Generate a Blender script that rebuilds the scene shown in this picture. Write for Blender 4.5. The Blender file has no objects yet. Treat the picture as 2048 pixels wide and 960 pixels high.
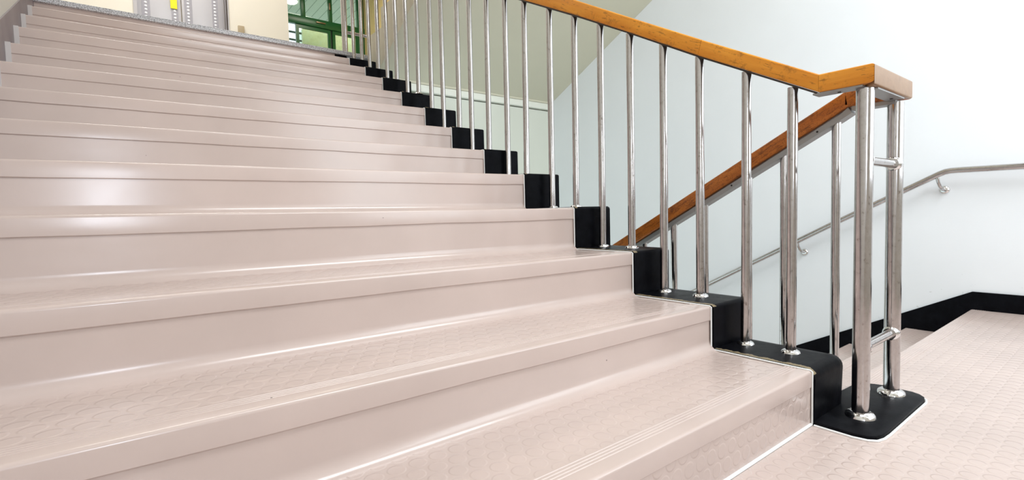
import bpy, bmesh, math, random
from mathutils import Vector, Matrix, noise as mnoise
random.seed(7)
scn = bpy.context.scene
COL = scn.collection

# ------------------------------------------------------------------ camera
cam_d = bpy.data.cameras.new('camera'); cam = bpy.data.objects.new('camera', cam_d); COL.objects.link(cam)
cam_d.sensor_width = 36.0; cam_d.lens = 1002.375 * 36.0 / 2048.0
cam_d.shift_y = (480.7 - 480) / 2048.0
cam_d.clip_start = 0.02; cam_d.clip_end = 200
cr = Vector((0.78855, -0.614455, -0.0251786)); cu = Vector((0.0532403, 0.0274215, 0.9982052)); cf = Vector((0.6126618, 0.7884752, -0.054337))
cam.matrix_world = Matrix(((cr.x, cu.x, -cf.x, -1.477403), (cr.y, cu.y, -cf.y, -0.567424), (cr.z, cu.z, -cf.z, 0.607436), (0, 0, 0, 1)))
scn.camera = cam

# ------------------------------------------------------------------ world, exposure, lights
scn.view_settings.view_transform = 'Standard'; scn.view_settings.look = 'None'
scn.view_settings.gamma = 1.0; scn.view_settings.use_curve_mapping = False
scn.view_settings.exposure = -0.44
scn.cycles.use_denoising = True
scn.cycles.max_bounces = 10; scn.cycles.diffuse_bounces = 6
w = bpy.data.worlds.new('world'); scn.world = w; w.use_nodes = True
bg = w.node_tree.nodes['Background']; bg.inputs[0].default_value = (0.82, 0.97, 1.0, 1); bg.inputs[1].default_value = 2.0

def area(name, loc, rot, sx, sy, energy, color, spec=1.0):
    l = bpy.data.lights.new(name, 'AREA'); l.shape = 'RECTANGLE'; l.size = sx; l.size_y = sy
    l.energy = energy; l.color = color; l.specular_factor = spec
    o = bpy.data.objects.new(name, l); COL.objects.link(o); o.location = loc; o.rotation_euler = rot
    return o
P2 = math.pi / 2
# daylight through the two landing windows behind the camera
area('window_daylight', (1.12, -1.93, 1.85), (P2, 0, 0), 2.0, 2.1, 78, (0.90, 0.96, 1.0))
area('side_window_daylight', (-1.55, -1.87, 1.10), (P2, 0, 0), 0.10, 0.5, 15, (0.80, 0.88, 1.0))
# ceiling lamps: over the landing and over the upper hall
area('landing_ceiling_light', (0.35, -0.80, 3.70), (0, 0, 0), 2.2, 0.8, 132, (0.93, 0.97, 1.0))
area('upper_hall_light', (-1.0, 4.4, 4.55), (0, 0, 0), 1.6, 0.6, 90, (1.0, 0.96, 0.92))
area('upper_corridor_light', (1.3, 6.9, 4.55), (0, 0, 0), 0.8, 1.2, 36, (1.0, 0.92, 0.78))
area('stair_hall_light', (-0.9, 1.6, 4.75), (0, 0, 0), 1.2, 0.3, 7, (1.0, 0.95, 0.87))

# ------------------------------------------------------------------ materials
def new_mat(name, color, rough=0.5, metal=0.0, spec=0.5, coat=0.0):
    m = bpy.data.materials.new(name); m.use_nodes = True
    b = m.node_tree.nodes['Principled BSDF']
    b.inputs['Base Color'].default_value = (*color, 1); b.inputs['Roughness'].default_value = rough
    b.inputs['Metallic'].default_value = metal; b.inputs['Specular IOR Level'].default_value = spec
    b.inputs['Coat Weight'].default_value = coat; b.inputs['Coat Roughness'].default_value = 0.08
    return m
class N:
    def __init__(s, m): s.t = m.node_tree; s.b = s.t.nodes['Principled BSDF']
    def n(s, ty, **kw):
        x = s.t.nodes.new(ty)
        for k, v in kw.items(): setattr(x, k, v)
        return x
    def l(s, a, b): s.t.links.new(a, b)
    def m(s, op, a, b=None, c=None):
        x = s.n('ShaderNodeMath', operation=op)
        for i, v in enumerate((a, b, c)):
            if v is None: continue
            if isinstance(v, (int, float)): x.inputs[i].default_value = v
            else: s.l(v, x.inputs[i])
        return x.outputs[0]
    def coords(s):
        g = s.n('ShaderNodeNewGeometry'); return g
    def noise(s, vec, scale, detail=3, rough=0.55, dist=0.0):
        x = s.n('ShaderNodeTexNoise'); x.inputs['Scale'].default_value = scale
        x.inputs['Detail'].default_value = detail; x.inputs['Roughness'].default_value = rough
        x.inputs['Distortion'].default_value = dist
        if vec is not None: s.l(vec, x.inputs['Vector'])
        return x.outputs['Fac']
    def ramp(s, fac, stops):
        x = s.n('ShaderNodeValToRGB'); e = x.color_ramp.elements
        while len(e) < len(stops): e.new(0.5)
        for el, (p, c) in zip(e, stops): el.position = p; el.color = (*c, 1)
        s.l(fac, x.inputs[0]); return x.outputs['Color']
    def mapping(s, vec, scale=(1, 1, 1), rot=(0, 0, 0)):
        x = s.n('ShaderNodeMapping'); x.inputs['Scale'].default_value = scale; x.inputs['Rotation'].default_value = rot
        s.l(vec, x.inputs['Vector']); return x.outputs[0]

def coin_height(k, u, v, sp=0.042, r=0.0165, soft=0.0022):
    """raised round studs in a hexagonal lattice"""
    sy = sp * 1.732
    def cell(off):
        a = k.m('MULTIPLY', k.m('SUBTRACT', k.m('FRACT', k.m('ADD', k.m('DIVIDE', u, sp), off)), 0.5), sp)
        b = k.m('MULTIPLY', k.m('SUBTRACT', k.m('FRACT', k.m('ADD', k.m('DIVIDE', v, sy), off)), 0.5), sy)
        return k.m('SQRT', k.m('ADD', k.m('MULTIPLY', a, a), k.m('MULTIPLY', b, b)))
    d = k.m('MINIMUM', cell(0.0), cell(0.5))
    mr = k.n('ShaderNodeMapRange', interpolation_type='SMOOTHSTEP')
    k.l(d, mr.inputs['Value']); mr.inputs['From Min'].default_value = r + soft; mr.inputs['From Max'].default_value = r - soft
    mr.inputs['To Min'].default_value = 0; mr.inputs['To Max'].default_value = 1
    return mr.outputs[0]

RUB = (0.525, 0.425, 0.388)
def rubber(name, coins=None, color=RUB, rough=0.24, bump=0.0006):
    m = new_mat(name, color, rough, spec=0.55); k = N(m)
    g = k.n('ShaderNodeNewGeometry'); pos = g.outputs['Position']
    c = k.noise(pos, 3.0, 4); c2 = k.noise(pos, 160, 2, 0.5)
    colr = k.ramp(c, [(0.3, tuple(x * 0.95 for x in color)), (0.7, tuple(min(1, x * 1.05) for x in color))])
    specks = k.n('ShaderNodeTexVoronoi', feature='F1'); specks.inputs['Scale'].default_value = 9.0
    k.l(pos, specks.inputs['Vector'])
    mr = k.m('LESS_THAN', specks.outputs['Distance'], 0.018)
    mx = k.n('ShaderNodeMix', data_type='RGBA'); k.l(mr, mx.inputs[0]); k.l(colr, mx.inputs[6]); mx.inputs[7].default_value = (0.16, 0.13, 0.12, 1)
    k.l(mx.outputs[2], k.b.inputs['Base Color'])
    rn = k.noise(pos, 6, 4); k.l(k.m('MULTIPLY_ADD', rn, 0.14, rough - 0.10), k.b.inputs['Roughness'])
    bp = k.n('ShaderNodeBump'); bp.inputs['Distance'].default_value = 0.0004; bp.inputs['Strength'].default_value = 0.22
    wav = k.noise(k.mapping(pos, (3, 12, 12)), 1.6, 2)
    hgt = k.m('MULTIPLY', wav, 3.0)
    if coins:
        s = k.n('ShaderNodeSeparateXYZ'); k.l(pos, s.inputs[0])
        h = coin_height(k, s.outputs[0], s.outputs[1 if coins == 'floor' else 2])
        sn = k.n('ShaderNodeSeparateXYZ'); k.l(g.outputs['True Normal'], sn.inputs[0])
        if coins == 'floor': msk = k.m('GREATER_THAN', sn.outputs[2], 0.95)
        else: msk = k.m('LESS_THAN', sn.outputs[1], -0.95)
        h = k.m('MULTIPLY', h, msk)
        b2 = k.n('ShaderNodeBump'); b2.inputs['Distance'].default_value = bump; b2.inputs['Strength'].default_value = 1.0
        k.l(h, b2.inputs['Height']); k.l(b2.outputs[0], bp.inputs['Normal'])
    k.l(hgt, bp.inputs['Height']); k.l(bp.outputs[0], k.b.inputs['Normal'])
    return m
M = {}
M['rubber'] = rubber('rubber_tread', 'floor')
M['rubber_riser'] = rubber('rubber_studded_riser', 'riser')
M['rubber_plain'] = rubber('rubber_plain')
M['rubber_strip'] = rubber('rubber_edge_strip', None, (0.56, 0.52, 0.51))
M['floor'] = rubber('rubber_floor', 'floor', rough=0.27, bump=0.0009)

def plaster(name, color, rough=0.6, bump=0.25, grime=None):
    m = new_mat(name, color, rough, spec=0.3); k = N(m)
    g = k.n('ShaderNodeNewGeometry'); pos = g.outputs['Position']
    a = k.noise(pos, 2.2, 4)
    col = k.ramp(a, [(0.3, tuple(x * 0.97 for x in color)), (0.7, color)])
    if grime:
        n2 = k.noise(pos, 45, 3, 0.6); s = k.n('ShaderNodeSeparateXYZ'); k.l(pos, s.inputs[0])
        # scuffs near the skirting: falls off with height over the sloping skirting line
        hy = k.m('MAXIMUM', k.m('SUBTRACT', s.outputs[1], 0.057), 0.0)
        hz = k.m('ADD', k.m('SUBTRACT', s.outputs[2], 0.10), k.m('MULTIPLY', hy, 0.52))
        f = k.m('SUBTRACT', 1.0, k.m('MINIMUM', k.m('MAXIMUM', k.m('DIVIDE', hz, 0.28), 0.0), 1.0))
        t = k.m('GREATER_THAN', k.m('ADD', n2, k.m('MULTIPLY', f, 0.16)), 0.82)
        mx = k.n('ShaderNodeMix', data_type='RGBA'); k.l(k.m('MULTIPLY', t, 0.35), mx.inputs[0]); k.l(col, mx.inputs[6]); mx.inputs[7].default_value = (0.4, 0.4, 0.4, 1)
        col = mx.outputs[2]
    k.l(col, k.b.inputs['Base Color'])
    bp = k.n('ShaderNodeBump'); bp.inputs['Distance'].default_value = 0.0012; bp.inputs['Strength'].default_value = bump
    k.l(k.noise(pos, 60, 3), bp.inputs['Height']); k.l(bp.outputs[0], k.b.inputs['Normal'])
    return m
M['white_wall'] = plaster('white_wall_paint', (0.80, 0.825, 0.86), grime=True)
M['back_wall'] = plaster('back_wall_paint', (0.66, 0.68, 0.61))
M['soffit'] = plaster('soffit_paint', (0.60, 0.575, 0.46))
M['beam'] = plaster('beam_paint', (0.80, 0.81, 0.74))
M['cream'] = plaster('cream_wall_paint', (0.80, 0.76, 0.66))
M['yellow'] = plaster('yellow_wall_paint', (0.86, 0.68, 0.34))
M['ceiling'] = plaster('ceiling_paint', (0.80, 0.79, 0.75))
M['left_wall'] = plaster('left_wall_paint', (0.55, 0.53, 0.48))
M['green_room'] = plaster('pale_green_wall_paint', (0.55, 0.66, 0.42))

def black_paint(name, dust=0.0, edge=None):
    m = new_mat(name, (0.012, 0.013, 0.016), 0.34, spec=0.5); m.node_tree.nodes['Principled BSDF'].inputs['IOR'].default_value = 1.12; k = N(m)
    g = k.n('ShaderNodeNewGeometry'); pos = g.outputs['Position']
    a = k.noise(pos, 22, 5, 0.65); b = k.noise(k.mapping(pos, (1, 1, 1)), 140, 3, 0.6)
    s = k.n('ShaderNodeSeparateXYZ'); k.l(g.outputs['Normal'], s.inputs[0])
    col = k.ramp(a, [(0.35, (0.0025, 0.0025, 0.0035)), (0.75, (0.006 + dust, 0.0065 + dust, 0.009 + dust))])
    sc = k.m('GREATER_THAN', b, 0.70)
    mx = k.n('ShaderNodeMix', data_type='RGBA'); k.l(k.m('MULTIPLY', sc, 0.35), mx.inputs[0]); k.l(col, mx.inputs[6]); mx.inputs[7].default_value = (0.04, 0.04, 0.045, 1)
    out = mx.outputs[2]
    if edge:   # chipped inner edge, bare putty showing
        p = k.n('ShaderNodeSeparateXYZ'); k.l(pos, p.inputs[0])
        near = k.m('LESS_THAN', k.m('ADD', k.m('ABSOLUTE', p.outputs[0]), k.m('MULTIPLY', k.noise(pos, 55, 3), -0.036)), -0.002)
        up = k.m('GREATER_THAN', s.outputs[2], 0.5)
        m2 = k.n('ShaderNodeMix', data_type='RGBA'); k.l(k.m('MULTIPLY', k.m('MULTIPLY', near, up), 0.8), m2.inputs[0]); k.l(out, m2.inputs[6]); m2.inputs[7].default_value = (0.30, 0.24, 0.15, 1)
        out = m2.outputs[2]
    k.l(out, k.b.inputs['Base Color'])
    k.l(k.m('MULTIPLY_ADD', a, 0.3, 0.2), k.b.inputs['Roughness'])
    bp = k.n('ShaderNodeBump'); bp.inputs['Distance'].default_value = 0.0012; bp.inputs['Strength'].default_value = 0.5
    k.l(a, bp.inputs['Height']); k.l(bp.outputs[0], k.b.inputs['Normal'])
    return m
M['black'] = black_paint('black_gloss_paint', 0.0, True)
M['black_pad'] = black_paint('black_pad_paint', 0.006)
M['black_skirt'] = black_paint('black_skirting_paint', 0.0)

m = new_mat('stainless_steel', (0.55, 0.53, 0.53), 0.22, 1.0); k = N(m)
g = k.n('ShaderNodeNewGeometry'); pos = g.outputs['Position']
a = k.noise(pos, 230, 4, 0.7); k.l(k.m('MULTIPLY_ADD', k.noise(k.mapping(pos, (60, 60, 3)), 3, 3), 0.08, 0.10), k.b.inputs['Roughness'])
k.l(k.ramp(k.noise(k.mapping(pos, (1, 1, .6)), 90, 5, 0.75), [(0.30, (0.24, 0.20, 0.18)), (0.40, (0.50, 0.475, 0.47)), (0.8, (0.60, 0.58, 0.58))]), k.b.inputs['Base Color'])
bp = k.n('ShaderNodeBump'); bp.inputs['Distance'].default_value = 0.0002; bp.inputs['Strength'].default_value = 0.25
k.l(a, bp.inputs['Height'])
M['steel'] = m
M['polished'] = new_mat('polished_steel', (0.75, 0.74, 0.74), 0.10, 1.0)
M['bar_dark'] = new_mat('dark_flat_bar', (0.03, 0.022, 0.018), 0.5)
M['screw'] = new_mat('dark_screw', (0.02, 0.02, 0.02), 0.4, 0.5)
M['bar'] = new_mat('grey_flat_bar', (0.34, 0.34, 0.34), 0.45, 0.7)

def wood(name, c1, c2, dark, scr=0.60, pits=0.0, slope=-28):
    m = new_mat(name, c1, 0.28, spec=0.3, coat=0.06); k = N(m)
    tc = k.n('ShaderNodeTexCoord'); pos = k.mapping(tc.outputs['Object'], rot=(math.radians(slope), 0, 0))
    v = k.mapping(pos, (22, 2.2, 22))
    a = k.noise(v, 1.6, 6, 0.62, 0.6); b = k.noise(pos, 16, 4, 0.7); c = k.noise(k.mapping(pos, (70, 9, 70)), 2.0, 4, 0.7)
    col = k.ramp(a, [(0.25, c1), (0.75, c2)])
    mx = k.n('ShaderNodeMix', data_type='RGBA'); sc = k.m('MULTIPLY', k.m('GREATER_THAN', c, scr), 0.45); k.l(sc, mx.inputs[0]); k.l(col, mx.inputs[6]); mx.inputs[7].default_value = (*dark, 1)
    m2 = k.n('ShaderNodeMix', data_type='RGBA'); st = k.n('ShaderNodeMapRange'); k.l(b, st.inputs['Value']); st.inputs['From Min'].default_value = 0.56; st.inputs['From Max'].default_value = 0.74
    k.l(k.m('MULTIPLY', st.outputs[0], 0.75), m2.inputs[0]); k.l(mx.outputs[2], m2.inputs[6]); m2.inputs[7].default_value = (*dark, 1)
    k.l(m2.outputs[2], k.b.inputs['Base Color'])
    if pits:
        pn = k.noise(pos, 210, 4, 0.8); pm = k.n('ShaderNodeMix', data_type='RGBA')
        k.l(k.m('MULTIPLY', k.m('GREATER_THAN', pn, 0.56), pits), pm.inputs[0]); k.l(m2.outputs[2], pm.inputs[6]); pm.inputs[7].default_value = (*dark, 1)
        k.l(pm.outputs[2], k.b.inputs['Base Color'])
    bp = k.n('ShaderNodeBump'); bp.inputs['Distance'].default_value = 0.0005; bp.inputs['Strength'].default_value = 0.4
    k.l(c, bp.inputs['Height']); k.l(bp.outputs[0], k.b.inputs['Normal'])
    return m
M['wood'] = wood('orange_varnished_wood', (0.60, 0.20, 0.015), (0.82, 0.36, 0.045), (0.10, 0.035, 0.012))
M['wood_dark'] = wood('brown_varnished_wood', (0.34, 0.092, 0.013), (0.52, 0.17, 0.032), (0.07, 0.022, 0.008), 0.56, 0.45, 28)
M['wood_level'] = wood('orange_varnished_level_wood', (0.60, 0.20, 0.015), (0.82, 0.36, 0.045), (0.10, 0.035, 0.012), slope=0)
M['wood_pale'] = wood('pale_lit_wood', (0.235, 0.125, 0.056), (0.295, 0.165, 0.078), (0.16, 0.085, 0.035), 0.75)  # end grain; bright light on it is put into the washed-out tone

m = new_mat('grey_granite', (0.4, 0.41, 0.42), 0.25); k = N(m)
g = k.n('ShaderNodeNewGeometry'); pos = g.outputs['Position']
k.l(k.ramp(k.noise(pos, 130, 4, 0.8), [(0.38, (0.14, 0.14, 0.15)), (0.48, (0.48, 0.49, 0.52)), (0.62, (0.80, 0.82, 0.87))]), k.b.inputs['Base Color'])
M['granite'] = m
m = new_mat('grey_tile_skirting', (0.17, 0.14, 0.145), 0.4); k = N(m)
g = k.n('ShaderNodeNewGeometry'); pos = g.outputs['Position']
k.l(k.ramp(k.noise(pos, 5, 4), [(0.3, (0.13, 0.105, 0.11)), (0.7, (0.22, 0.185, 0.195))]), k.b.inputs['Base Color'])
M['tile_skirt'] = m
M['sealant'] = new_mat('white_sealant', (0.85, 0.86, 0.86), 0.4)
M['elev'] = new_mat('brushed_lift_panel', (0.62, 0.61, 0.64), 0.38, 0.45)
M['elev_strip'] = new_mat('grey_lift_strip', (0.42, 0.41, 0.45), 0.35, 0.4)
M['elev_dot'] = new_mat('white_dot', (0.85, 0.85, 0.88), 0.3, 0.2)
M['jamb'] = new_mat('mirror_steel_jamb', (0.26, 0.23, 0.22), 0.16, 1.0)
M['frame_light'] = new_mat('light_steel_frame', (0.66, 0.64, 0.66), 0.3, 0.6)
M['yellow_sticker'] = new_mat('yellow_sticker', (0.90, 0.78, 0.02), 0.4)
M['socket'] = new_mat('beige_plastic', (0.42, 0.34, 0.22), 0.4)
M['socket_side'] = new_mat('light_beige_plastic', (0.7, 0.68, 0.6), 0.4)
M['green'] = new_mat('green_painted_frame', (0.006, 0.12, 0.035), 0.28)
M['green_dark'] = new_mat('dark_green_rubber', (0.004, 0.03, 0.012), 0.4)
M['handle'] = new_mat('bronze_handle', (0.30, 0.22, 0.15), 0.3, 0.8)
m = bpy.data.materials.new('green_tinted_glass'); m.use_nodes = True
t = m.node_tree; t.nodes.clear(); o = t.nodes.new('ShaderNodeOutputMaterial'); mix = t.nodes.new('ShaderNodeMixShader')
tr = t.nodes.new('ShaderNodeBsdfTransparent'); tr.inputs[0].default_value = (0.80, 0.88, 0.80, 1)
gl = t.nodes.new('ShaderNodeBsdfGlossy'); gl.inputs['Roughness'].default_value = 0.05; mix.inputs[0].default_value = 0.08
t.links.new(tr.outputs[0], mix.inputs[1]); t.links.new(gl.outputs[0], mix.inputs[2]); t.links.new(mix.outputs[0], o.inputs[0])
M['glass'] = m
m = new_mat('pale_frosted_film', (0.50, 0.60, 0.42), 0.25); k = N(m)
g = k.n('ShaderNodeNewGeometry'); pos = g.outputs['Position']
k.l(k.ramp(k.noise(pos, 9, 5, 0.7), [(0.3, (0.66, 0.62, 0.42)), (0.55, (0.84, 0.80, 0.56)), (0.8, (0.78, 0.80, 0.72))]), k.b.inputs['Base Color'])
M['film'] = m
def emit(name, c, s):
    m = bpy.data.materials.new(name); m.use_nodes = True; t = m.node_tree; t.nodes.clear()
    e = t.nodes.new('ShaderNodeEmission'); e.inputs[0].default_value = (*c, 1); e.inputs[1].default_value = s
    o = t.nodes.new('ShaderNodeOutputMaterial'); t.links.new(e.outputs[0], o.inputs[0]); return m
M['lamp'] = emit('lamp_glow', (1, 0.96, 0.88), 12)
M['tube'] = emit('fluorescent_glow', (1, 0.97, 0.92), 2.0)
m = new_mat('canopy_planks', (0.62, 0.72, 0.66), 0.5); k = N(m)
g = k.n('ShaderNodeNewGeometry'); s = k.n('ShaderNodeSeparateXYZ'); k.l(g.outputs['Position'], s.inputs[0])
fr = k.m('LESS_THAN', k.m('FRACT', k.m('DIVIDE', s.outputs[0], 0.16)), 0.09)
mx = k.n('ShaderNodeMix', data_type='RGBA'); k.l(fr, mx.inputs[0]); mx.inputs[6].default_value = (0.52, 0.55, 0.50, 1); mx.inputs[7].default_value = (0.18, 0.24, 0.20, 1)
k.l(mx.outputs[2], k.b.inputs['Base Color']); M['planks'] = m

# ------------------------------------------------------------------ helpers
def link_mesh(name, verts, faces, mat, parent=None, smooth=False, bevel=0.0, seg=2, bm=None, loc=None, minlen=0.0):
    me = bpy.data.meshes.new(name)
    if bm is None:
        bm = bmesh.new(); vs = [bm.verts.new(v) for v in verts]
        for f in faces:
            try: bm.faces.new([vs[i] for i in f])
            except ValueError: pass
    bmesh.ops.recalc_face_normals(bm, faces=bm.faces)
    if bevel > 0:
        es = [e for e in bm.edges if len(e.link_faces) == 2 and e.calc_face_angle(0) > 0.5 and e.calc_length() > minlen]
        bmesh.ops.bevel(bm, geom=es, offset=bevel, segments=seg, affect='EDGES', profile=0.5, clamp_overlap=True)
    bm.to_mesh(me); bm.free()
    me.materials.append(mat)
    if smooth:
        for p in me.polygons: p.use_smooth = True
        me.set_sharp_from_angle(angle=math.radians(40))
    o = bpy.data.objects.new(name, me); COL.objects.link(o)
    if parent is not None: o.parent = parent
    if loc is not None: o.location = loc
    return o
def box(name, a, b, mat, parent=None, bevel=0.0, seg=2):
    x0, y0, z0 = a; x1, y1, z1 = b
    v = [(x, y, z) for x in (x0, x1) for y in (y0, y1) for z in (z0, z1)]
    f = [(0, 1, 3, 2), (4, 6, 7, 5), (0, 4, 5, 1), (2, 3, 7, 6), (0, 2, 6, 4), (1, 5, 7, 3)]
    return link_mesh(name, v, f, mat, parent, bevel > 0, bevel, seg)
def boxes(name, lst, mat, parent=None):
    vs, fs = [], []
    for (x0, y0, z0), (x1, y1, z1) in lst:
        n = len(vs); vs += [(x, y, z) for x in (x0, x1) for y in (y0, y1) for z in (z0, z1)]
        fs += [tuple(n + i for i in f) for f in [(0, 1, 3, 2), (4, 6, 7, 5), (0, 4, 5, 1), (2, 3, 7, 6), (0, 2, 6, 4), (1, 5, 7, 3)]]
    return link_mesh(name, vs, fs, mat, parent)
def loft(name, rings, mat, parent=None, smooth=True, bevel=0.0, caps=True, closed=False, minlen=0.0):
    n = len(rings[0]); vs = [p for r in rings for p in r]; fs = []
    R_ = len(rings)
    for i in range(R_ if closed else R_ - 1):
        j = (i + 1) % R_
        for q in range(n): fs.append((i * n + q, i * n + (q + 1) % n, j * n + (q + 1) % n, j * n + q))
    if caps and not closed: fs.append(tuple(range(n))); fs.append(tuple((R_ - 1) * n + q for q in range(n)))
    return link_mesh(name, vs, fs, mat, parent, smooth, bevel, 3 if minlen else 2, minlen=minlen)
def prism_x(name, poly, x0, x1, mat, parent=None, bevel=0.0, seg=2, smooth=None, minlen=0.0):
    o = loft(name, [[(x, y, z) for y, z in poly] for x in (x0, x1)], mat, parent, bevel > 0 if smooth is None else smooth, bevel, minlen=minlen)
    return o
def prism_z(name, poly, z0, z1, mat, parent=None, bevel=0.0, minlen=0.0):
    return loft(name, [[(x, y, z) for x, y in poly] for z in (z0, z1)], mat, parent, bevel > 0, bevel, minlen=minlen)
def tube_rings(path, r, seg=24):
    pts = [Vector(p) for p in path]; rings = []; up = None
    for i, p in enumerate(pts):
        d = (pts[min(i + 1, len(pts) - 1)] - pts[max(i - 1, 0)]).normalized()
        if up is None: up = Vector((0, 0, 1)) if abs(d.z) < 0.9 else Vector((1, 0, 0))
        a = d.cross(up).normalized(); b = a.cross(d).normalized(); up = b
        rr = r[i] if isinstance(r, (list, tuple)) else r
        rings.append([tuple(p + a * math.cos(t) * rr + b * math.sin(t) * rr) for t in [2 * math.pi * q / seg for q in range(seg)]])
    return rings
def tube(name, path, r, mat, parent=None, seg=24):
    return loft(name, tube_rings(path, r, seg), mat, parent, True)
def lathe(name, prof, origin, mat, parent=None, seg=32, axis='z'):
    rings = []
    for t in [2 * math.pi * q / seg for q in range(seg)]:
        ring = []
        for r, h in prof:
            if axis == 'z': v = (r * math.cos(t), r * math.sin(t), h)
            else: v = (h, r * math.cos(t), r * math.sin(t))
            ring.append((origin[0] + v[0], origin[1] + v[1], origin[2] + v[2]))
        rings.append(ring)
    n = len(prof); vs = [p for r in rings for p in r]; fs = []
    for i in range(seg):
        j = (i + 1) % seg
        for q in range(n - 1): fs.append((i * n + q, i * n + q + 1, j * n + q + 1, j * n + q))
    bm = bmesh.new(); bv = [bm.verts.new(v) for v in vs]
    for f in fs: bm.faces.new([bv[i] for i in f])
    bmesh.ops.remove_doubles(bm, verts=bm.verts, dist=1e-6)
    return link_mesh(name, None, None, mat, parent, True, bm=bm)
def empty(name, loc=(0, 0, 0)):
    o = bpy.data.objects.new(name, None); COL.objects.link(o); o.location = loc; o.empty_display_size = 0.1; return o
def tag(o, label=None, cat=None, group=None, kind=None):
    if label: o['label'] = label
    if cat: o['category'] = cat
    if group: o['group'] = group
    if kind: o['kind'] = kind
    return o
def struct(o): o['kind'] = 'structure'; return o

# ------------------------------------------------------------------ the stair hall
XL, XR = -1.834, 2.283
G, H = 0.3063, 0.155
YB = 3.53
struct(boxes('floor', [((XL, -1.85, -0.15), (XR, 0.0, 0.0)), ((0.245, 0.0, -0.15), (XR, 0.058, 0.0))], M['floor']))
struct(boxes('wall_left', [((XL - 0.15, -1.85, -0.1), (XL, 5.75, 4.85))], M['left_wall']))
struct(boxes('wall_right', [((XR, -1.85, -2.3), (XR + 0.15, YB, 4.85))], M['white_wall']))
# landing wall behind the camera with its two window openings
wb = [((XL, -1.85, 0), (-1.68, -1.80, 3.85)), ((-1.68, -1.85, 0), (-1.42, -1.80, 0.65)), ((-1.68, -1.85, 1.95), (-1.42, -1.80, 3.85)), ((-1.42, -1.85, 0), (0.1, -1.80, 3.85)),
      ((0.1, -1.85, 0), (2.15, -1.80, 0.75)), ((0.1, -1.85, 2.95), (2.15, -1.80, 3.85)), ((2.15, -1.85, 0), (XR, -1.80, 3.85))]
struct(boxes('wall_front', wb, M['left_wall']))
def window_frame(name, x0, x1, z0, z1, nx, mat):
    l = [((x0, -1.86, z0), (x1, -1.80, z0 + .04)), ((x0, -1.86, z1 - .04), (x1, -1.80, z1))]
    for i in range(nx + 1):
        x = x0 + (x1 - x0 - .04) * i / nx; l.append(((x, -1.86, z0 + .04), (x + .04, -1.80, z1 - .04)))
    return struct(boxes(name, l, mat))
window_frame('window_1', 0.1, 2.15, 0.75, 2.95, 3, M['frame_light'])
window_frame('window_2', -1.68, -1.42, 0.65, 1.95, 1, M['frame_light'])
struct(boxes('ceiling', [((XL, -1.85, 3.85), (XR, 0.0, 4.0))], M['ceiling']))
struct(boxes('ceiling_upper', [((XL - .15, -1.85, 4.85), (XR + .15, 8.6, 5.0))], M['ceiling']))
struct(boxes('wall_upper_front', [((XL, -1.85, 4.0), (XR, -1.80, 4.85))], M['ceiling']))
# wall under the upper floor, its edge beam, the sloping floor slab above
struct(boxes('wall_back', [((0.216, YB, -2.3), (XR, YB + 0.12, 1.700))], M['back_wall']))  # top kept short; the dark gap stands in for the beam's shadow
struct(box('trim_1', (0.216, YB - 0.035, 1.712), (XR, YB + 0.12, 1.775), M['beam'], bevel=0.008))
struct(boxes('floor_upper', [((XL, 3.69, 1.80), (XR, 8.6, 1.999))], M['granite']))
struct(boxes('floor_lower', [((0.245, 3.3, -2.3), (XR, YB, -2.0))], M['floor']))

# ------------------------------------------------------------------ main flight
ys = [0.0031, 0.3024, 0.6132, 0.9112, 1.2312, 1.5476, 1.8569, 2.1561, 2.462, 2.7472, 3.043, 3.3493]
zs = [0.1527, 0.2921, 0.4514, 0.6219, 0.7838, 0.932, 1.0915, 1.2521, 1.4079, 1.5636, 1.7073, 1.8494]
zl = [0.1576, 0.3131, 0.4685, 0.6293, 0.7775, 0.9289, 1.0818, 1.2375, 1.3899, 1.5437, 1.6927, 1.8382]
YT = 3.676
ys_n = ys + [YT]
zr_n = [0.0] + zs; zl_n = [0.0] + zl
def lerp(a, b, t): return a + (b - a) * t
XS = [XL + (0 - XL) * i / 44 for i in range(45)]
stair = tag(empty('staircase', (0, 0, 0)), 'flight of beige rubber covered steps with black painted outer curb climbing from the landing', 'staircase')
LIP = 0.047
INS = 0.0042
def wob(x, s, amp): return amp * (mnoise.noise(Vector((x * 2.3, s * 7.1, 0.3))) + 0.5 * mnoise.noise(Vector((x * 7.0, s * 3.3, 2.3))))
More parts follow.
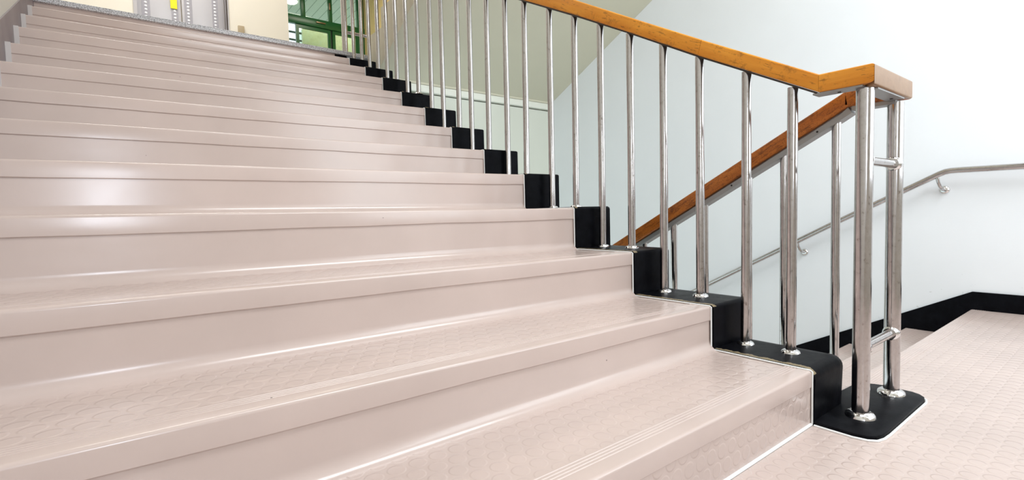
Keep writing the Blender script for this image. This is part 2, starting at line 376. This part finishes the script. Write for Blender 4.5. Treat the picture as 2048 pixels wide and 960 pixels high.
for i in range(12):
    y0, y1 = ys[i], ys_n[i + 1]
    rings, nos = [], []
    for x in XS:
        t = (x - XL) / (0 - XL)
        zt = lerp(zl[i], zs[i], t); zb = lerp(zl_n[i], zr_n[i], t) - (0.0 if i == 0 else 0.002)
        yr = y0 + INS
        rc = 0.034 if i else 0.004
        prof = [(yr - rc, zb)]
        for q in range(1, 9):
            a = math.pi / 2 * q / 8
            prof.append((yr - rc + rc * math.sin(a), zb + rc - rc * math.cos(a)))
        prof += [(yr, zt - 0.002), (y1 + INS + 0.004, zt - 0.002), (y1 + INS + 0.004, zb - 0.02), (yr - rc, zb - 0.02 if i == 0 else zb - 0.004)]
        rings.append([(x, y, z) for y, z in prof])
        lz = zt - LIP + wob(x, i, 0.0022) ; fy = y0 + wob(x, i + 20, 0.0006)
        n = [(yr + 0.006, lz + 0.001), (fy + 0.0022, lz), (fy + 0.0004, lz + 0.002)]
        for q in range(5):
            a = math.pi / 2 * q / 4
            n.append((fy + 0.007 - 0.007 * math.cos(a), zt - 0.007 + 0.007 * math.sin(a)))
        yy = fy + 0.036
        n.append((yy - 0.003, zt))
        for q in range(4):
            n += [(yy, zt), (yy + 0.0012, zt - 0.0014), (yy + 0.0028, zt - 0.0014), (yy + 0.004, zt)]
            yy += 0.0085
        n += [(yy, zt), (yy + 0.002, zt - 0.002), (yy + 0.002, zt - 0.006), (yr + 0.006, zt - 0.006)]
        nos.append([(x, y, z) for y, z in n])
    st = loft('step', rings, M['rubber'], stair)
    nz = loft('nosing', nos, M['rubber_plain'], st)
    if i == 0:   # lowest riser is faced with studded sheet
        rp = loft('riser_panel', [[(x, y, z) for y, z in [(ys[0] + INS, 0.004), (ys[0] + INS - 0.002, 0.004), (ys[0] + INS - 0.002, lerp(zl[0], zs[0], (x - XL) / -XL) - LIP + 0.004), (ys[0] + INS, lerp(zl[0], zs[0], (x - XL) / -XL) - LIP + 0.004)]] for x in XS], M['rubber_riser'], st, smooth=False)
        tag(rp, 'lowest riser faced with round studs')
    # pale upstand strip at the wall end of the riser
    zb = zl_n[i] + 0.002; zt = zl[i]
    es = loft('edge_strip', [[(x, y0 - 0.0025, zb), (x, y0 - 0.0025, zt + 0.001), (x, y0 + 0.02, zt + 0.002), (x, y0 + 0.02, zb)] for x in (XL + 0.001, XL + 0.024)], M['rubber_strip'], st, smooth=False)
    tag(es, 'paler strip against the wall')
# top riser below the granite edge
loft('step', [[(x, YT + INS, lerp(zl[11], zs[11], (x - XL) / -XL) - 0.01), (x, YT + INS, 1.968), (x, YT + 0.03, 1.968), (x, YT + 0.03, lerp(zl[11], zs[11], (x - XL) / -XL) - 0.01)] for x in (XL, 0)], M['rubber_plain'], stair, smooth=False)
# slab carrying the flight
prism_x('stair_slab', [(0.05, 0.0), (0.35, 0.0), (3.69, 1.55), (3.69, 1.80), (3.36, 1.66)], XL + 0.001, 0.214, M['back_wall'], stair)
# black curb, one rounded block per step
CW = 0.215
for i in range(13):
    y0 = ys_n[i] - 0.009; last = (i == 12)
    y1 = (ys_n[i + 1] - 0.0095) if i < 12 else YT + 0.02
    zt = (zs[i] + 0.005) if not last else 1.967
    zb = (zr_n[i] - 0.02) if i else 0.0125
    cw = CW - (0.012 if i == 0 else 0.0)
    rr = 0.03 if i == 0 else (0.012 if i < 4 else 0.006)
    if last: cw = 0.10
    prof = [(y0 + (0.004 if i == 0 else 0), zb)]
    for q in range(6):
        a = math.pi / 2 * q / 5
        prof.append((y0 + rr - rr * math.cos(a), zt - rr + rr * math.sin(a)))
    prof += [(y1 - 0.002, zt), (y1 - 0.002, zb)]
    rings = []
    nx = 7
    for q in range(nx + 1):
        x = 0.0005 + (cw - 0.0005) * q / nx
        d = 0.006 if q == nx else 0.0
        rings.append([(x, y, z) for y, z in prof])
    # rounded outer corner
    rings[-1] = [(cw - 0.008, y, z) for y, z in prof]
    inner = [(y + (0.006 if y < y1 - 0.01 else 0), z - (0.006 if z > zb + 0.001 else 0)) for y, z in prof]
    rings.append([(cw - 0.002, y + (0.0018 if y < y1 - 0.01 else 0), z - (0.0018 if z > zb + 0.001 else 0)) for y, z in prof])
    rings.append([(cw, y, z) for y, z in inner])
    cb = loft('stair_curb', rings, M['black'], stair)
    if i == 0: cb['label'] = 'black curb block with well rounded front'
# white sealant bead between the rubber and the curb
path = [(-0.0015, ys[0] + 0.001, 0.004)]
for i in range(12):
    path += [(-0.0015, ys[i] - 0.0015, zr_n[i] + 0.006), (-0.0015, ys[i] - 0.0015, zs[i] - 0.002), (-0.0015, ys[i] + 0.004, zs[i] + 0.001), (-0.0015, ys_n[i + 1] - 0.006, zs[i] + 0.001)]
tag(tube('sealant_bead', path, 0.0026, M['sealant'], stair, 6), 'white sealant line along the black curb')
tag(tube('sealant_bead', [(XL + 0.01, ys[0] + 0.0005, 0.003), (-0.5, ys[0] + 0.0005, 0.003), (0.0, ys[0] + 0.0005, 0.003)], 0.0042, M['sealant'], stair, 8), 'white sealant line at the foot of the lowest riser')

# stepped wall skirting, left; granite edge of the upper floor
def sk(y): return 1.482 + 0.46 * (y - 2.442)
struct(prism_x('baseboard_left', [(-0.05, 0.0), (-0.05, 0.33), (0.0, 0.36), (3.55, sk(3.55)), (3.95, 2.1), (3.95, 1.9), (3.7, 1.8), (0.3, 0.1)], XL, XL + 0.006, M['tile_skirt']))
struct(box('trim_2', (XL, YT - 0.022, 1.968), (0.335, YT + 0.30, 2.0005), M['granite'], bevel=0.004))

# ------------------------------------------------------------------ newel pad
padp = [(0.001, 0.02), (0.001, -0.025), (-0.001, -0.097), (0.006, -0.125), (0.020, -0.142), (0.045, -0.149), (0.083, -0.151), (0.416, -0.151), (0.440, -0.145), (0.458, -0.130), (0.468, -0.110), (0.470, -0.079), (0.472, -0.030), (0.464, -0.004), (0.445, 0.018), (0.404, 0.036), (0.326, 0.040), (0.216, 0.040), (0.216, 0.02)]
pad = prism_z('curb_pad', padp, 0.0, 0.012, M['black_pad'], None, 0.003)
tag(pad, 'black painted curb pad on the landing floor under the two thick newel posts', 'pad')
pb = [(x, y, 0.002) for x, y in [(-0.002, -0.004), (-0.003, -0.025), (-0.005, -0.097), (0.002, -0.128), (0.017, -0.146), (0.044, -0.153), (0.083, -0.155), (0.416, -0.155), (0.442, -0.149), (0.461, -0.133), (0.472, -0.110)]]
tag(tube('sealant_bead', pb, 0.0032, M['sealant'], pad, 8), 'white sealant line around the pad')

# ------------------------------------------------------------------ flight going down
GD, YD = 0.300, 0.058
down = tag(empty('staircase', (0.245, YD, 0)), 'descending flight of beige rubber steps beyond the railing, beside the white wall', 'staircase')
down.location = (0, 0, 0)
for kx in range(1, 12):
    y0 = YD + GD * (kx - 1); zt = -H * kx
    s = loft('step', [[(x, y0 - 0.004, zt - 0.16), (x, y0 - 0.004, zt + 0.0), (x, y0 - 0.004, zt + H - 0.05), (x, y0 + 0.002, zt + H - 0.05), (x, y0 + 0.002, zt), (x, y0 + GD - 0.004, zt), (x, y0 + GD - 0.004, zt - 0.16)] for x in (0.30, XR - 0.012)], M['rubber'], down, smooth=False)
    lst = []
    ne = [(y0 - 0.06, zt + H - 0.002), (y0 - 0.058, zt + H + 0.0015)]
    yy = y0 - 0.056
    for q in range(5):
        ne += [(yy, zt + H + 0.0015), (yy + .0012, zt + H + 0.0002), (yy + .0032, zt + H + 0.0002), (yy + .0044, zt + H + 0.0015)]; yy += 0.0088
    ne += [(y0 - 0.004, zt + H + 0.0015), (y0 + 0.003, zt + H - 0.004), (y0 + 0.003, zt + H - 0.047), (y0 - 0.003, zt + H - 0.047), (y0 - 0.003, zt + H - 0.006), (y0 - 0.06, zt + H - 0.006)]
    loft('nosing', [[(x, y, z) for y, z in ne] for x in ((0.475 if kx == 1 else 0.46), XR - 0.013)], M['rubber_plain'], s, smooth=False)
    prism_x('stair_curb', [(y0 + 0.006, zt - 0.15), (y0 + 0.006, zt + 0.004), (y0 + GD + 0.004, zt + 0.004), (y0 + GD + 0.004, zt - 0.15)], 0.245, 0.455, M['black_skirt'], down, 0.006)
prism_x('stair_slab', [(YD, -0.30), (YD + 0.2, -0.20), (3.35, -1.80), (3.35, -2.0), (3.1, -2.0)], 0.25, XR - 0.012, M['back_wall'], down)

# black skirting on the right wall: level on the landing, then down the flight
bs = [(-1.80, 0.0), (-1.80, 0.101), (0.057, 0.101), (3.50, 0.101 - 0.525 * (3.50 - 0.057)), (3.50, -2.0), (3.0, -1.9), (0.12, -0.33), (0.06, 0.0)]
struct(prism_x('baseboard_right', bs, XR - 0.012, XR - 0.0002, M['black_skirt'], None))

# ------------------------------------------------------------------ flight going up over the down flight
up = []
ny0, nz0 = 3.618, 2.0
up = [(ny0 + 0.0, 1.80), (ny0, nz0 + 0.143)]
for kx in range(1, 12):
    yk = ny0 - 0.2700 * kx - 0.0
    up += [(yk, nz0 + 0.143 * 1 + H * (kx - 1)), (yk, nz0 + 0.143 + H * kx)]
yl = ny0 - 0.27 * 11
up += [(yl - 0.3, nz0 + 0.143 + H * 11), (yl - 0.3, nz0 + 0.143 + H * 11 - 0.17), (0.35, 1.795 + 0.489 * (3.494 - 0.35)), (3.494, 1.795), (3.494, 1.776), (ny0, 1.776)]
# keep the slope of the underside consistent with the nosings
upst = prism_x('staircase', up, 0.275, XR - 0.0005, M['soffit'])
tag(upst, 'plastered underside and stepped side of the flight climbing overhead at the right', 'staircase')

# ------------------------------------------------------------------ the continuous railing
rail = tag(empty('stair_railing', (0.13, -0.07, 0.012)), 'stair railing of steel balusters with an orange wood handrail turning at two newels', 'railing')
rail.location = (0, 0, 0)
RX0, RX1 = 0.100, 0.158
V = 0.056
top = [(0.030, 0.979), (0.392, 1.176), (0.700, 1.349), (0.982, 1.509), (3.70, 2.925)]
def seg_poly(pts, y_cut0=None, dv=V):
    return [(y, z) for y, z in pts] + [(y + (0.007 if idx == 0 else 0.014), z - dv) for idx, (y, z) in reversed(list(enumerate(pts)))]
BZ0, BZ1 = 0.928, 0.978
def rail_piece(name, poly, x0, x1, mat, label=None):
    o = prism_x(name, poly, x0, x1, mat, rail, 0.0055, 3, minlen=0.062)
    if label: o['label'] = label
    return o
p_a = [(0.0308, 0.978), (0.3922, 1.1755), (0.4062, 1.1755 - V + 0.0075), (0.0308, 0.928), ]
p_b = [(0.393, 1.1765), (0.700, 1.349), (0.982, 1.509), (3.70, 2.925), (3.712, 2.872), (0.995, 1.509 - V), (0.712, 1.349 - V + .005), (0.407, 1.1765 - V + 0.0075)]
rail_piece('handrail', p_a, RX0, RX1, M['wood'])
rail_piece('handrail', p_b, RX0, RX1, M['wood'])
prism = prism_z('handrail', [(RX0, -0.103), (RX1, -0.045), (RX1, 0.030), (RX0, 0.030)], BZ0, BZ1, M['wood_level'], rail, 0.0055, minlen=0.072)
RY0, RY1 = 0.375, 0.432
cap = prism_z('handrail', [(RX0 + 0.001, -0.1035), (RY1, -0.1035), (RY1 - 0.055, -0.0455), (RX1 + 0.001, -0.0455)], 0.9225, 0.9765, M['wood_pale'], rail, 0.0055, minlen=0.08)
cap['label'] = 'pale end grain wood cross piece with bright light in its tone'
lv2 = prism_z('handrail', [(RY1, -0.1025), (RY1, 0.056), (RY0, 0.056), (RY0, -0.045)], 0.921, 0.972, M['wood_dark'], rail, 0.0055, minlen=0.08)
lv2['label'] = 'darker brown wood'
DS = 0.539
def dz(y): return 0.968 - DS * (y - 0.060)
YE = 2.3
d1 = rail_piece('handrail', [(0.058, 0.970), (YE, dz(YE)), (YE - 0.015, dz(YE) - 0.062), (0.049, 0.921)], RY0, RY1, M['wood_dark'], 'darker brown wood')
# flat steel bar let in under the wood
bw = 0.022
cx1 = (RX0 + RX1) / 2; cx2 = (RY0 + RY1) / 2
def bar(poly, x0, x1, mt='bar'): return prism_x('support_bar', poly, x0, x1, M[mt], rail)
bar([(0.036, 0.930), (0.406, 1.127), (0.712, 1.2985), (0.995, 1.4535), (3.70, 2.869), (3.70, 2.864), (1.0, 1.4485), (0.714, 1.2935), (0.408, 1.122), (0.038, 0.925)], cx1 - bw, cx1 + bw, 'bar_dark')
prism_z('support_bar', [(cx1 - bw, -0.075), (cx1 + bw, -0.075), (cx1 + bw, 0.048), (cx1 - bw, 0.048)], 0.923, 0.9275, M['bar'], rail)
prism_z('support_bar', [(cx1 + bw + .001, -0.097), (cx2 - bw - .001, -0.097), (cx2 - bw - .001, -0.053), (cx1 + bw + .001, -0.053)], 0.918, 0.922, M['bar'], rail)
prism_z('support_bar', [(cx2 - bw, -0.075), (cx2 + bw, -0.075), (cx2 + bw, 0.040), (cx2 - bw, 0.040)], 0.908, 0.9205, M['bar'], rail)
bar([(0.050, 0.919), (0.075, 0.898), (YE - 0.015, dz(YE) - 0.063), (YE - 0.02, dz(YE) - 0.078), (0.070, 0.882), (0.040, 0.900)], cx2 - bw, cx2 + bw)

for ysc in (0.14, 0.44, 0.74, 1.04):
    lathe('screw', [(0.0, -0.0015), (0.003, -0.0015), (0.004, 0.001), (0.0, 0.001)], (cx2 - bw, ysc, dz(ysc) - 0.071), M['screw'], rail, 12, axis='x')
for (sx, sy_) in ((cx1, -0.012), (cx1 + 0.06, -0.075), (cx2 - 0.06, -0.075)):
    lathe('screw', [(0.0, -0.0015), (0.004, -0.0015), (0.0045, 0.001), (0.0, 0.001)], (sx, sy_, 0.9225 if sx == cx1 else 0.9175), M['screw'], rail, 12)
def rail_under(y):
    pts = [(0.048, 0.921), (0.995, 1.447), (3.70, 2.861)]
    if y <= pts[0][0]: return pts[0][1]
    for (a, b), (c, d) in zip(pts, pts[1:]):
        if y <= c: return b + (d - b) * (y - a) / (c - a)
    return pts[-1][1]
FL = [(0.0, 0.011), (0.0142, 0.011), (0.0200, 0.0095), (0.0255, 0.006), (0.0275, 0.0), (0.0, 0.0)]
def flange(origin, s, parent):
    return lathe('floor_flange', [(r * s, h * s) for r, h in FL], origin, M['polished'], parent, 28)
bal_y = [0.113, 0.255, 0.417, 0.568, 0.717, 0.871, 1.023, 1.18, 1.363, 1.514, 1.679, 1.846, 1.974, 2.153, 2.297, 2.467, 2.627, 2.784, 2.944, 3.097, 3.26, 3.412, 3.586]
def step_z(y):
    z = 0
    for yy, zz in zip(ys, zs):
        if y > yy: z = zz
    return z
bots = [-4, 7, 7, 0, 0, 0, 3, 3, 2, 3, 0, 0, 0, 0, 0, 0, 0, 0, 0, 0, 0, 0, 0]
for n, y in enumerate(bal_y):
    z0 = step_z(y) + 0.004; z1 = rail_under(y) + 0.004
    lean = random.uniform(-0.0025, 0.0025)
    b = tube('baluster', [(0.127, y, z0), (0.127 + 0.002, y + lean, (z0 + z1) / 2), (0.129, y + lean * 1.5, z1)], 0.0145, M['steel'], rail, 28)
    flange((0.127, y, z0), 1.0, b)
b = tube('baluster', [(0.127, 3.752, 2.0), (0.129, 3.752, 2.87)], 0.0145, M['steel'], rail, 20)
down_y = [0.090, 0.255, 0.385, 0.565, 0.712, 0.868, 1.02, 1.17, 1.32, 1.47, 1.62, 1.77, 1.92, 2.07]
for n, y in enumerate(down_y):
    kx = int((y - YD) / GD) + 1; z0 = -H * kx + 0.004; z1 = dz(y) - 0.070
    b = tube('baluster', [(cx2, y, z0), (cx2, y, z1)], 0.0135, M['steel'], rail, 24)
    flange((cx2, y, z0), 1.0, b)
NX1, NX2, NY = 0.138, 0.405, -0.070
n1 = tube('newel_post', [(NX1 - 0.001, NY, 0.012), (NX1 + 0.002, NY, 0.5), (NX1 + 0.006, NY, 0.922)], 0.0215, M['steel'], rail, 40)
n2 = tube('newel_post', [(NX2, NY, 0.012), (NX2, NY, 0.914)], 0.0215, M['steel'], rail, 40)
flange((NX1 - 0.001, NY, 0.012), 1.38, n1); flange((NX2, NY, 0.012), 1.38, n2)
# cross bars between the newels, with their collars
for zc in (0.728, 0.205):
    cbx = tube('crossbar', [(NX1 + 0.018, NY, zc), (NX2 - 0.014, NY, zc)], 0.0125, M['steel'], rail, 24)
    col = [(0.0, -0.026), (0.017, -0.026), (0.021, -0.021), (0.0225, -0.014), (0.0225, -0.004), (0.0, -0.004)]
    lathe('collar', col, (NX2, NY, zc), M['polished'], cbx, 28, axis='x')
    lathe('collar', [(r, -h) for r, h in col], (NX1, NY, zc), M['polished'], cbx, 28, axis='x')
# top turn of the railing on the upper floor
UY = 3.815
for x in (0.138,):
    nn = tube('newel_post', [(x, UY, 2.0), (x, UY, 2.865)], 0.0215, M['steel'], rail, 30)
    flange((x, UY, 2.0), 1.38, nn)
tube('crossbar', [(0.155, UY, 2.215), (0.340, UY - 0.05, 2.20)], 0.0125, M['steel'], rail, 20)
box('handrail', (RX0, 3.702, 2.872), (0.372, 3.845, 2.925), M['wood'], rail, 0.0055)
upr = [(3.702, 2.925), (3.712, 2.872), (1.0, 2.872 + 0.575 * 2.712), (0.99, 2.925 + 0.575 * 2.712)]
prism_x('handrail', upr, 0.313, 0.370, M['wood_dark'], rail, 0.0055)
def up_top(y):
    k_ = int((ny0 - y) / 0.27); return nz0 + 0.143 + H * max(0, k_)
for y in (3.60, 3.408, 3.22, 3.03):
    tube('baluster', [(0.34, y, up_top(y)), (0.34, y, 2.872 + 0.575 * (3.712 - y))], 0.0098, M['steel'], rail, 20)

# ------------------------------------------------------------------ steel handrail on the right wall
wr = tag(empty('wall_handrail', (0, 0, 0)), 'thin stainless steel handrail bracketed to the white wall, bending down beside the lower flight', 'handrail')
rx = XR - 0.065
pth = [(rx, -1.6, 0.779), (rx, 0.12, 0.784), (rx, 0.150, 0.783), (rx, 0.175, 0.779), (rx, 0.200, 0.768), (rx, 0.225, 0.755)]
y = 0.757; pth += [(rx, 0.757, 0.474), (rx, 1.638, -0.008), (rx, 3.30, -0.008 - 0.545 * (3.30 - 1.638))]
tube('rail_tube', pth, 0.0165, M['steel'], wr, 28)
def wz(y): return 0.755 - 0.5285 * (y - 0.225)
for yb in (-1.25, -0.55, 0.205, 0.955, 1.75, 2.55):
    zt = (0.784 if yb < 0.1 else wz(yb)) - 0.012
    if abs(yb - 0.205) < 0.01: zt = 0.752
    pr = tube('bracket', [(rx, yb + 0.004, zt), (rx + 0.004, yb, zt - 0.028), (rx + 0.014, yb - 0.006, zt - 0.052), (rx + 0.030, yb - 0.012, zt - 0.068), (rx + 0.048, yb - 0.016, zt - 0.073), (XR - 0.004, yb - 0.018, zt - 0.074)], 0.0085, M['steel'], wr, 16)
    lathe('wall_rosette', [(0.0, -0.012), (0.012, -0.012), (0.020, -0.009), (0.024, -0.003), (0.024, -0.0005), (0.0, -0.0005)], (XR, yb - 0.018, zt - 0.074), M['polished'], pr, 28, axis='x')

# ------------------------------------------------------------------ upper hall
YW = 5.6
ex0, ex1, ez = -1.275, -0.452, 4.10
struct(boxes('wall_upper_back', [((XL, YW, 2.0), (ex0, YW + 0.16, 4.85)), ((ex1, YW, 2.0), (0.152, YW + 0.16, 4.85)), ((ex0, YW, ez), (ex1, YW + 0.16, 4.85))], M['cream']))
struct(boxes('wall_upper_right', [((XR, YB, 1.70), (XR + 0.15, 8.75, 4.85))], M['yellow']))
struct(boxes('wall_upper_corridor', [((-1.9, 8.60, 2.0), (0.80, 8.72, 4.85)), ((XL - .15, YW + 0.16, 2.0), (XL, 8.6, 4.85))], M['cream']))
lift = struct(empty('door_1', (-0.86, YW, 2.0))); lift.location = (0, 0, 0)
lift['label'] = 'grey steel lift door with dotted strips in the cream wall'
boxes('door_frame', [((ex0 - 0.0, YW - 0.012, 2.0), (ex0 + 0.030, YW + 0.16, ez)), ((ex1 - 0.012, YW - 0.012, 2.0), (ex1 + 0.0, YW + 0.10, ez)), ((ex0 + .03, YW - 0.012, ez - 0.03), (ex1 - .012, YW + 0.1, ez))], M['frame_light'], lift)
boxes('door_jamb', [((ex1 - 0.022, YW - 0.004, 2.0), (ex1 - 0.0125, YW + 0.115, ez - 0.03))], M['jamb'], lift)
pm = -0.868
for x0, x1, strips in ((ex0 + 0.03, pm - 0.003, ((-1.205, -1.135), (-0.955, -0.897))), (pm + 0.003, ex1 - 0.022, ((-0.842, -0.772), (-0.590, -0.535)))):
    pn = box('door_panel', (x0, YW + 0.115, 2.005), (x1, YW + 0.15, ez - 0.03), M['elev'], lift, 0.004)
    for a, b in strips:
        stp = box('embossed_strip', (a, YW + 0.112, 2.005), (b, YW + 0.1149, ez - 0.04), M['elev_strip'], pn)
        vs, fs = [], []
        zc = 2.05; c = (a + b) / 2
        bmx = bmesh.new()
        while zc < 3.2:
            mat = Matrix.Translation((c, YW + 0.1112, zc)) @ Matrix.Diagonal((0.0135, 0.004, 0.0105, 1))
            bmesh.ops.create_icosphere(bmx, subdivisions=2, radius=1.0, matrix=mat); zc += 0.0345
        link_mesh('dot_row', None, None, M['elev_dot'], pn, True, bm=bmx)['label'] = 'column of small white raised dots'
tag(box('sticker', (-0.962, YW + 0.1005, 2.795), (-0.905, YW + 0.1062, 3.02), M['yellow_sticker']), 'yellow sticker on the left panel of the steel lift door', 'sticker')
sb = tag(box('wall_box', (-0.372, YW - 0.03, 2.60), (-0.312, YW - 0.0005, 2.705), M['socket'], None, 0.004), 'small brown box low on the cream wall right of the lift door', 'wall box')

# green glazed screen at the end of the corridor
YG = 8.6
scr = struct(empty('window_3', (0, 0, 0))); scr['label'] = 'green framed glazed screen with doors'
gz0, gz1 = 3.955, 4.095
def gbox(x0, z0, x1, z1, y0=YG, y1=YG + 0.07, nm='frame_bar', mat='green', par=None): return box(nm, (x0, y0, z0), (x1, y1, z1), M[mat], par or scr, 0.004)
gbox(0.80, gz0, 2.283, gz1, YG - 0.02)                         # transom
gbox(0.80, 2.0, 0.86, 4.85)
gbox(1.165, gz1, 1.235, 4.85); gbox(1.635, gz1, 1.700, 4.85); gbox(2.16, 2.0, 2.283, 4.85, nm='frame_bar')
for x0, x1 in ((0.86, 1.165), (1.235, 1.635), (1.70, 2.16)):
    box('pane', (x0, YG + 0.03, gz1), (x1, YG + 0.036, 4.85), M['glass'], scr)
# two door leaves under the transom
for x0, x1 in ((1.065, 1.655), (1.690, 2.158)):
    lf = boxes('door_leaf', [((x0, YG + 0.005, 2.0), (x0 + 0.05, YG + 0.05, gz0 - 0.004)), ((x1 - 0.045, YG + 0.005, 2.0), (x1, YG + 0.05, gz0 - 0.004)), ((x0 + .05, YG + 0.005, gz0 - 0.055), (x1 - .045, YG + 0.05, gz0 - 0.004)), ((x0 + .05, YG + 0.005, 2.0), (x1 - .045, YG + 0.05, 2.1))], M['green'], scr)
    box('pane', (x0 + 0.05, YG + 0.02, 2.1), (x1 - 0.045, YG + 0.026, gz0 - 0.055), M['glass'], lf)
gbox(1.655, 2.0, 1.690, gz0 - 0.004, YG + 0.02, YG + 0.05, 'meeting_stile', 'green_dark')
box('door_closer', (1.40, YG - 0.045, 4.025), (1.56, YG - 0.02, 4.045), M['handle'], scr, 0.003)
box('handle', (1.640, YG - 0.03, 4.30), (1.665, YG, 4.42), M['handle'], scr, 0.004)
# porch seen through the glass
struct(boxes('floor_porch', [((XL, 8.72, 1.85), (4.5, 13.0, 2.0))], M['granite']))
struct(boxes('ceiling_porch', [((-1.0, 8.75, 4.86), (4.5, 10.75, 4.92))], M['planks']))
pl_ = tag(box('garden_screen', (1.37, 9.3, 2.0), (4.2, 9.36, 4.36), M['film']), 'pale green mottled panel standing behind the green framed glass doors', 'screen')
pl2 = tag(boxes('louvre', [((0.55, 10.5, z), (1.80, 10.53, z + 0.034)) for z in (3.98, 4.135, 4.29, 4.445)], M['green_dark']), 'dark horizontal slats outside, left of the green framed glass doors', 'louvre')
box('slat_post', (0.52, 10.5, 1.9), (0.56, 10.56, 4.86), M['green_dark'], pl2)
lp = lathe('ceiling_lamp', [(0.0, -0.05), (0.075, -0.045), (0.11, -0.02), (0.12, 0.0), (0.0, 0.0)], (1.37, 9.95, 4.86), M['lamp'], None, 32)
tag(lp, 'round glowing ceiling lamp seen through the glass above the green doors', 'lamp')
area('porch_panel_fill', (2.0, 8.95, 4.6), (0.5, 0, 0), 2.0, 0.3, 18, (0.95, 1.0, 0.92))  # added fill that brightens the panel behind the glass doors
area('porch_ceiling_fill', (2.4, 10.6, 3.2), (math.pi, 0, 0), 2.5, 1.5, 5, (0.90, 1.0, 0.95))  # added upward fill for the plank ceiling, not a fitting of the porch
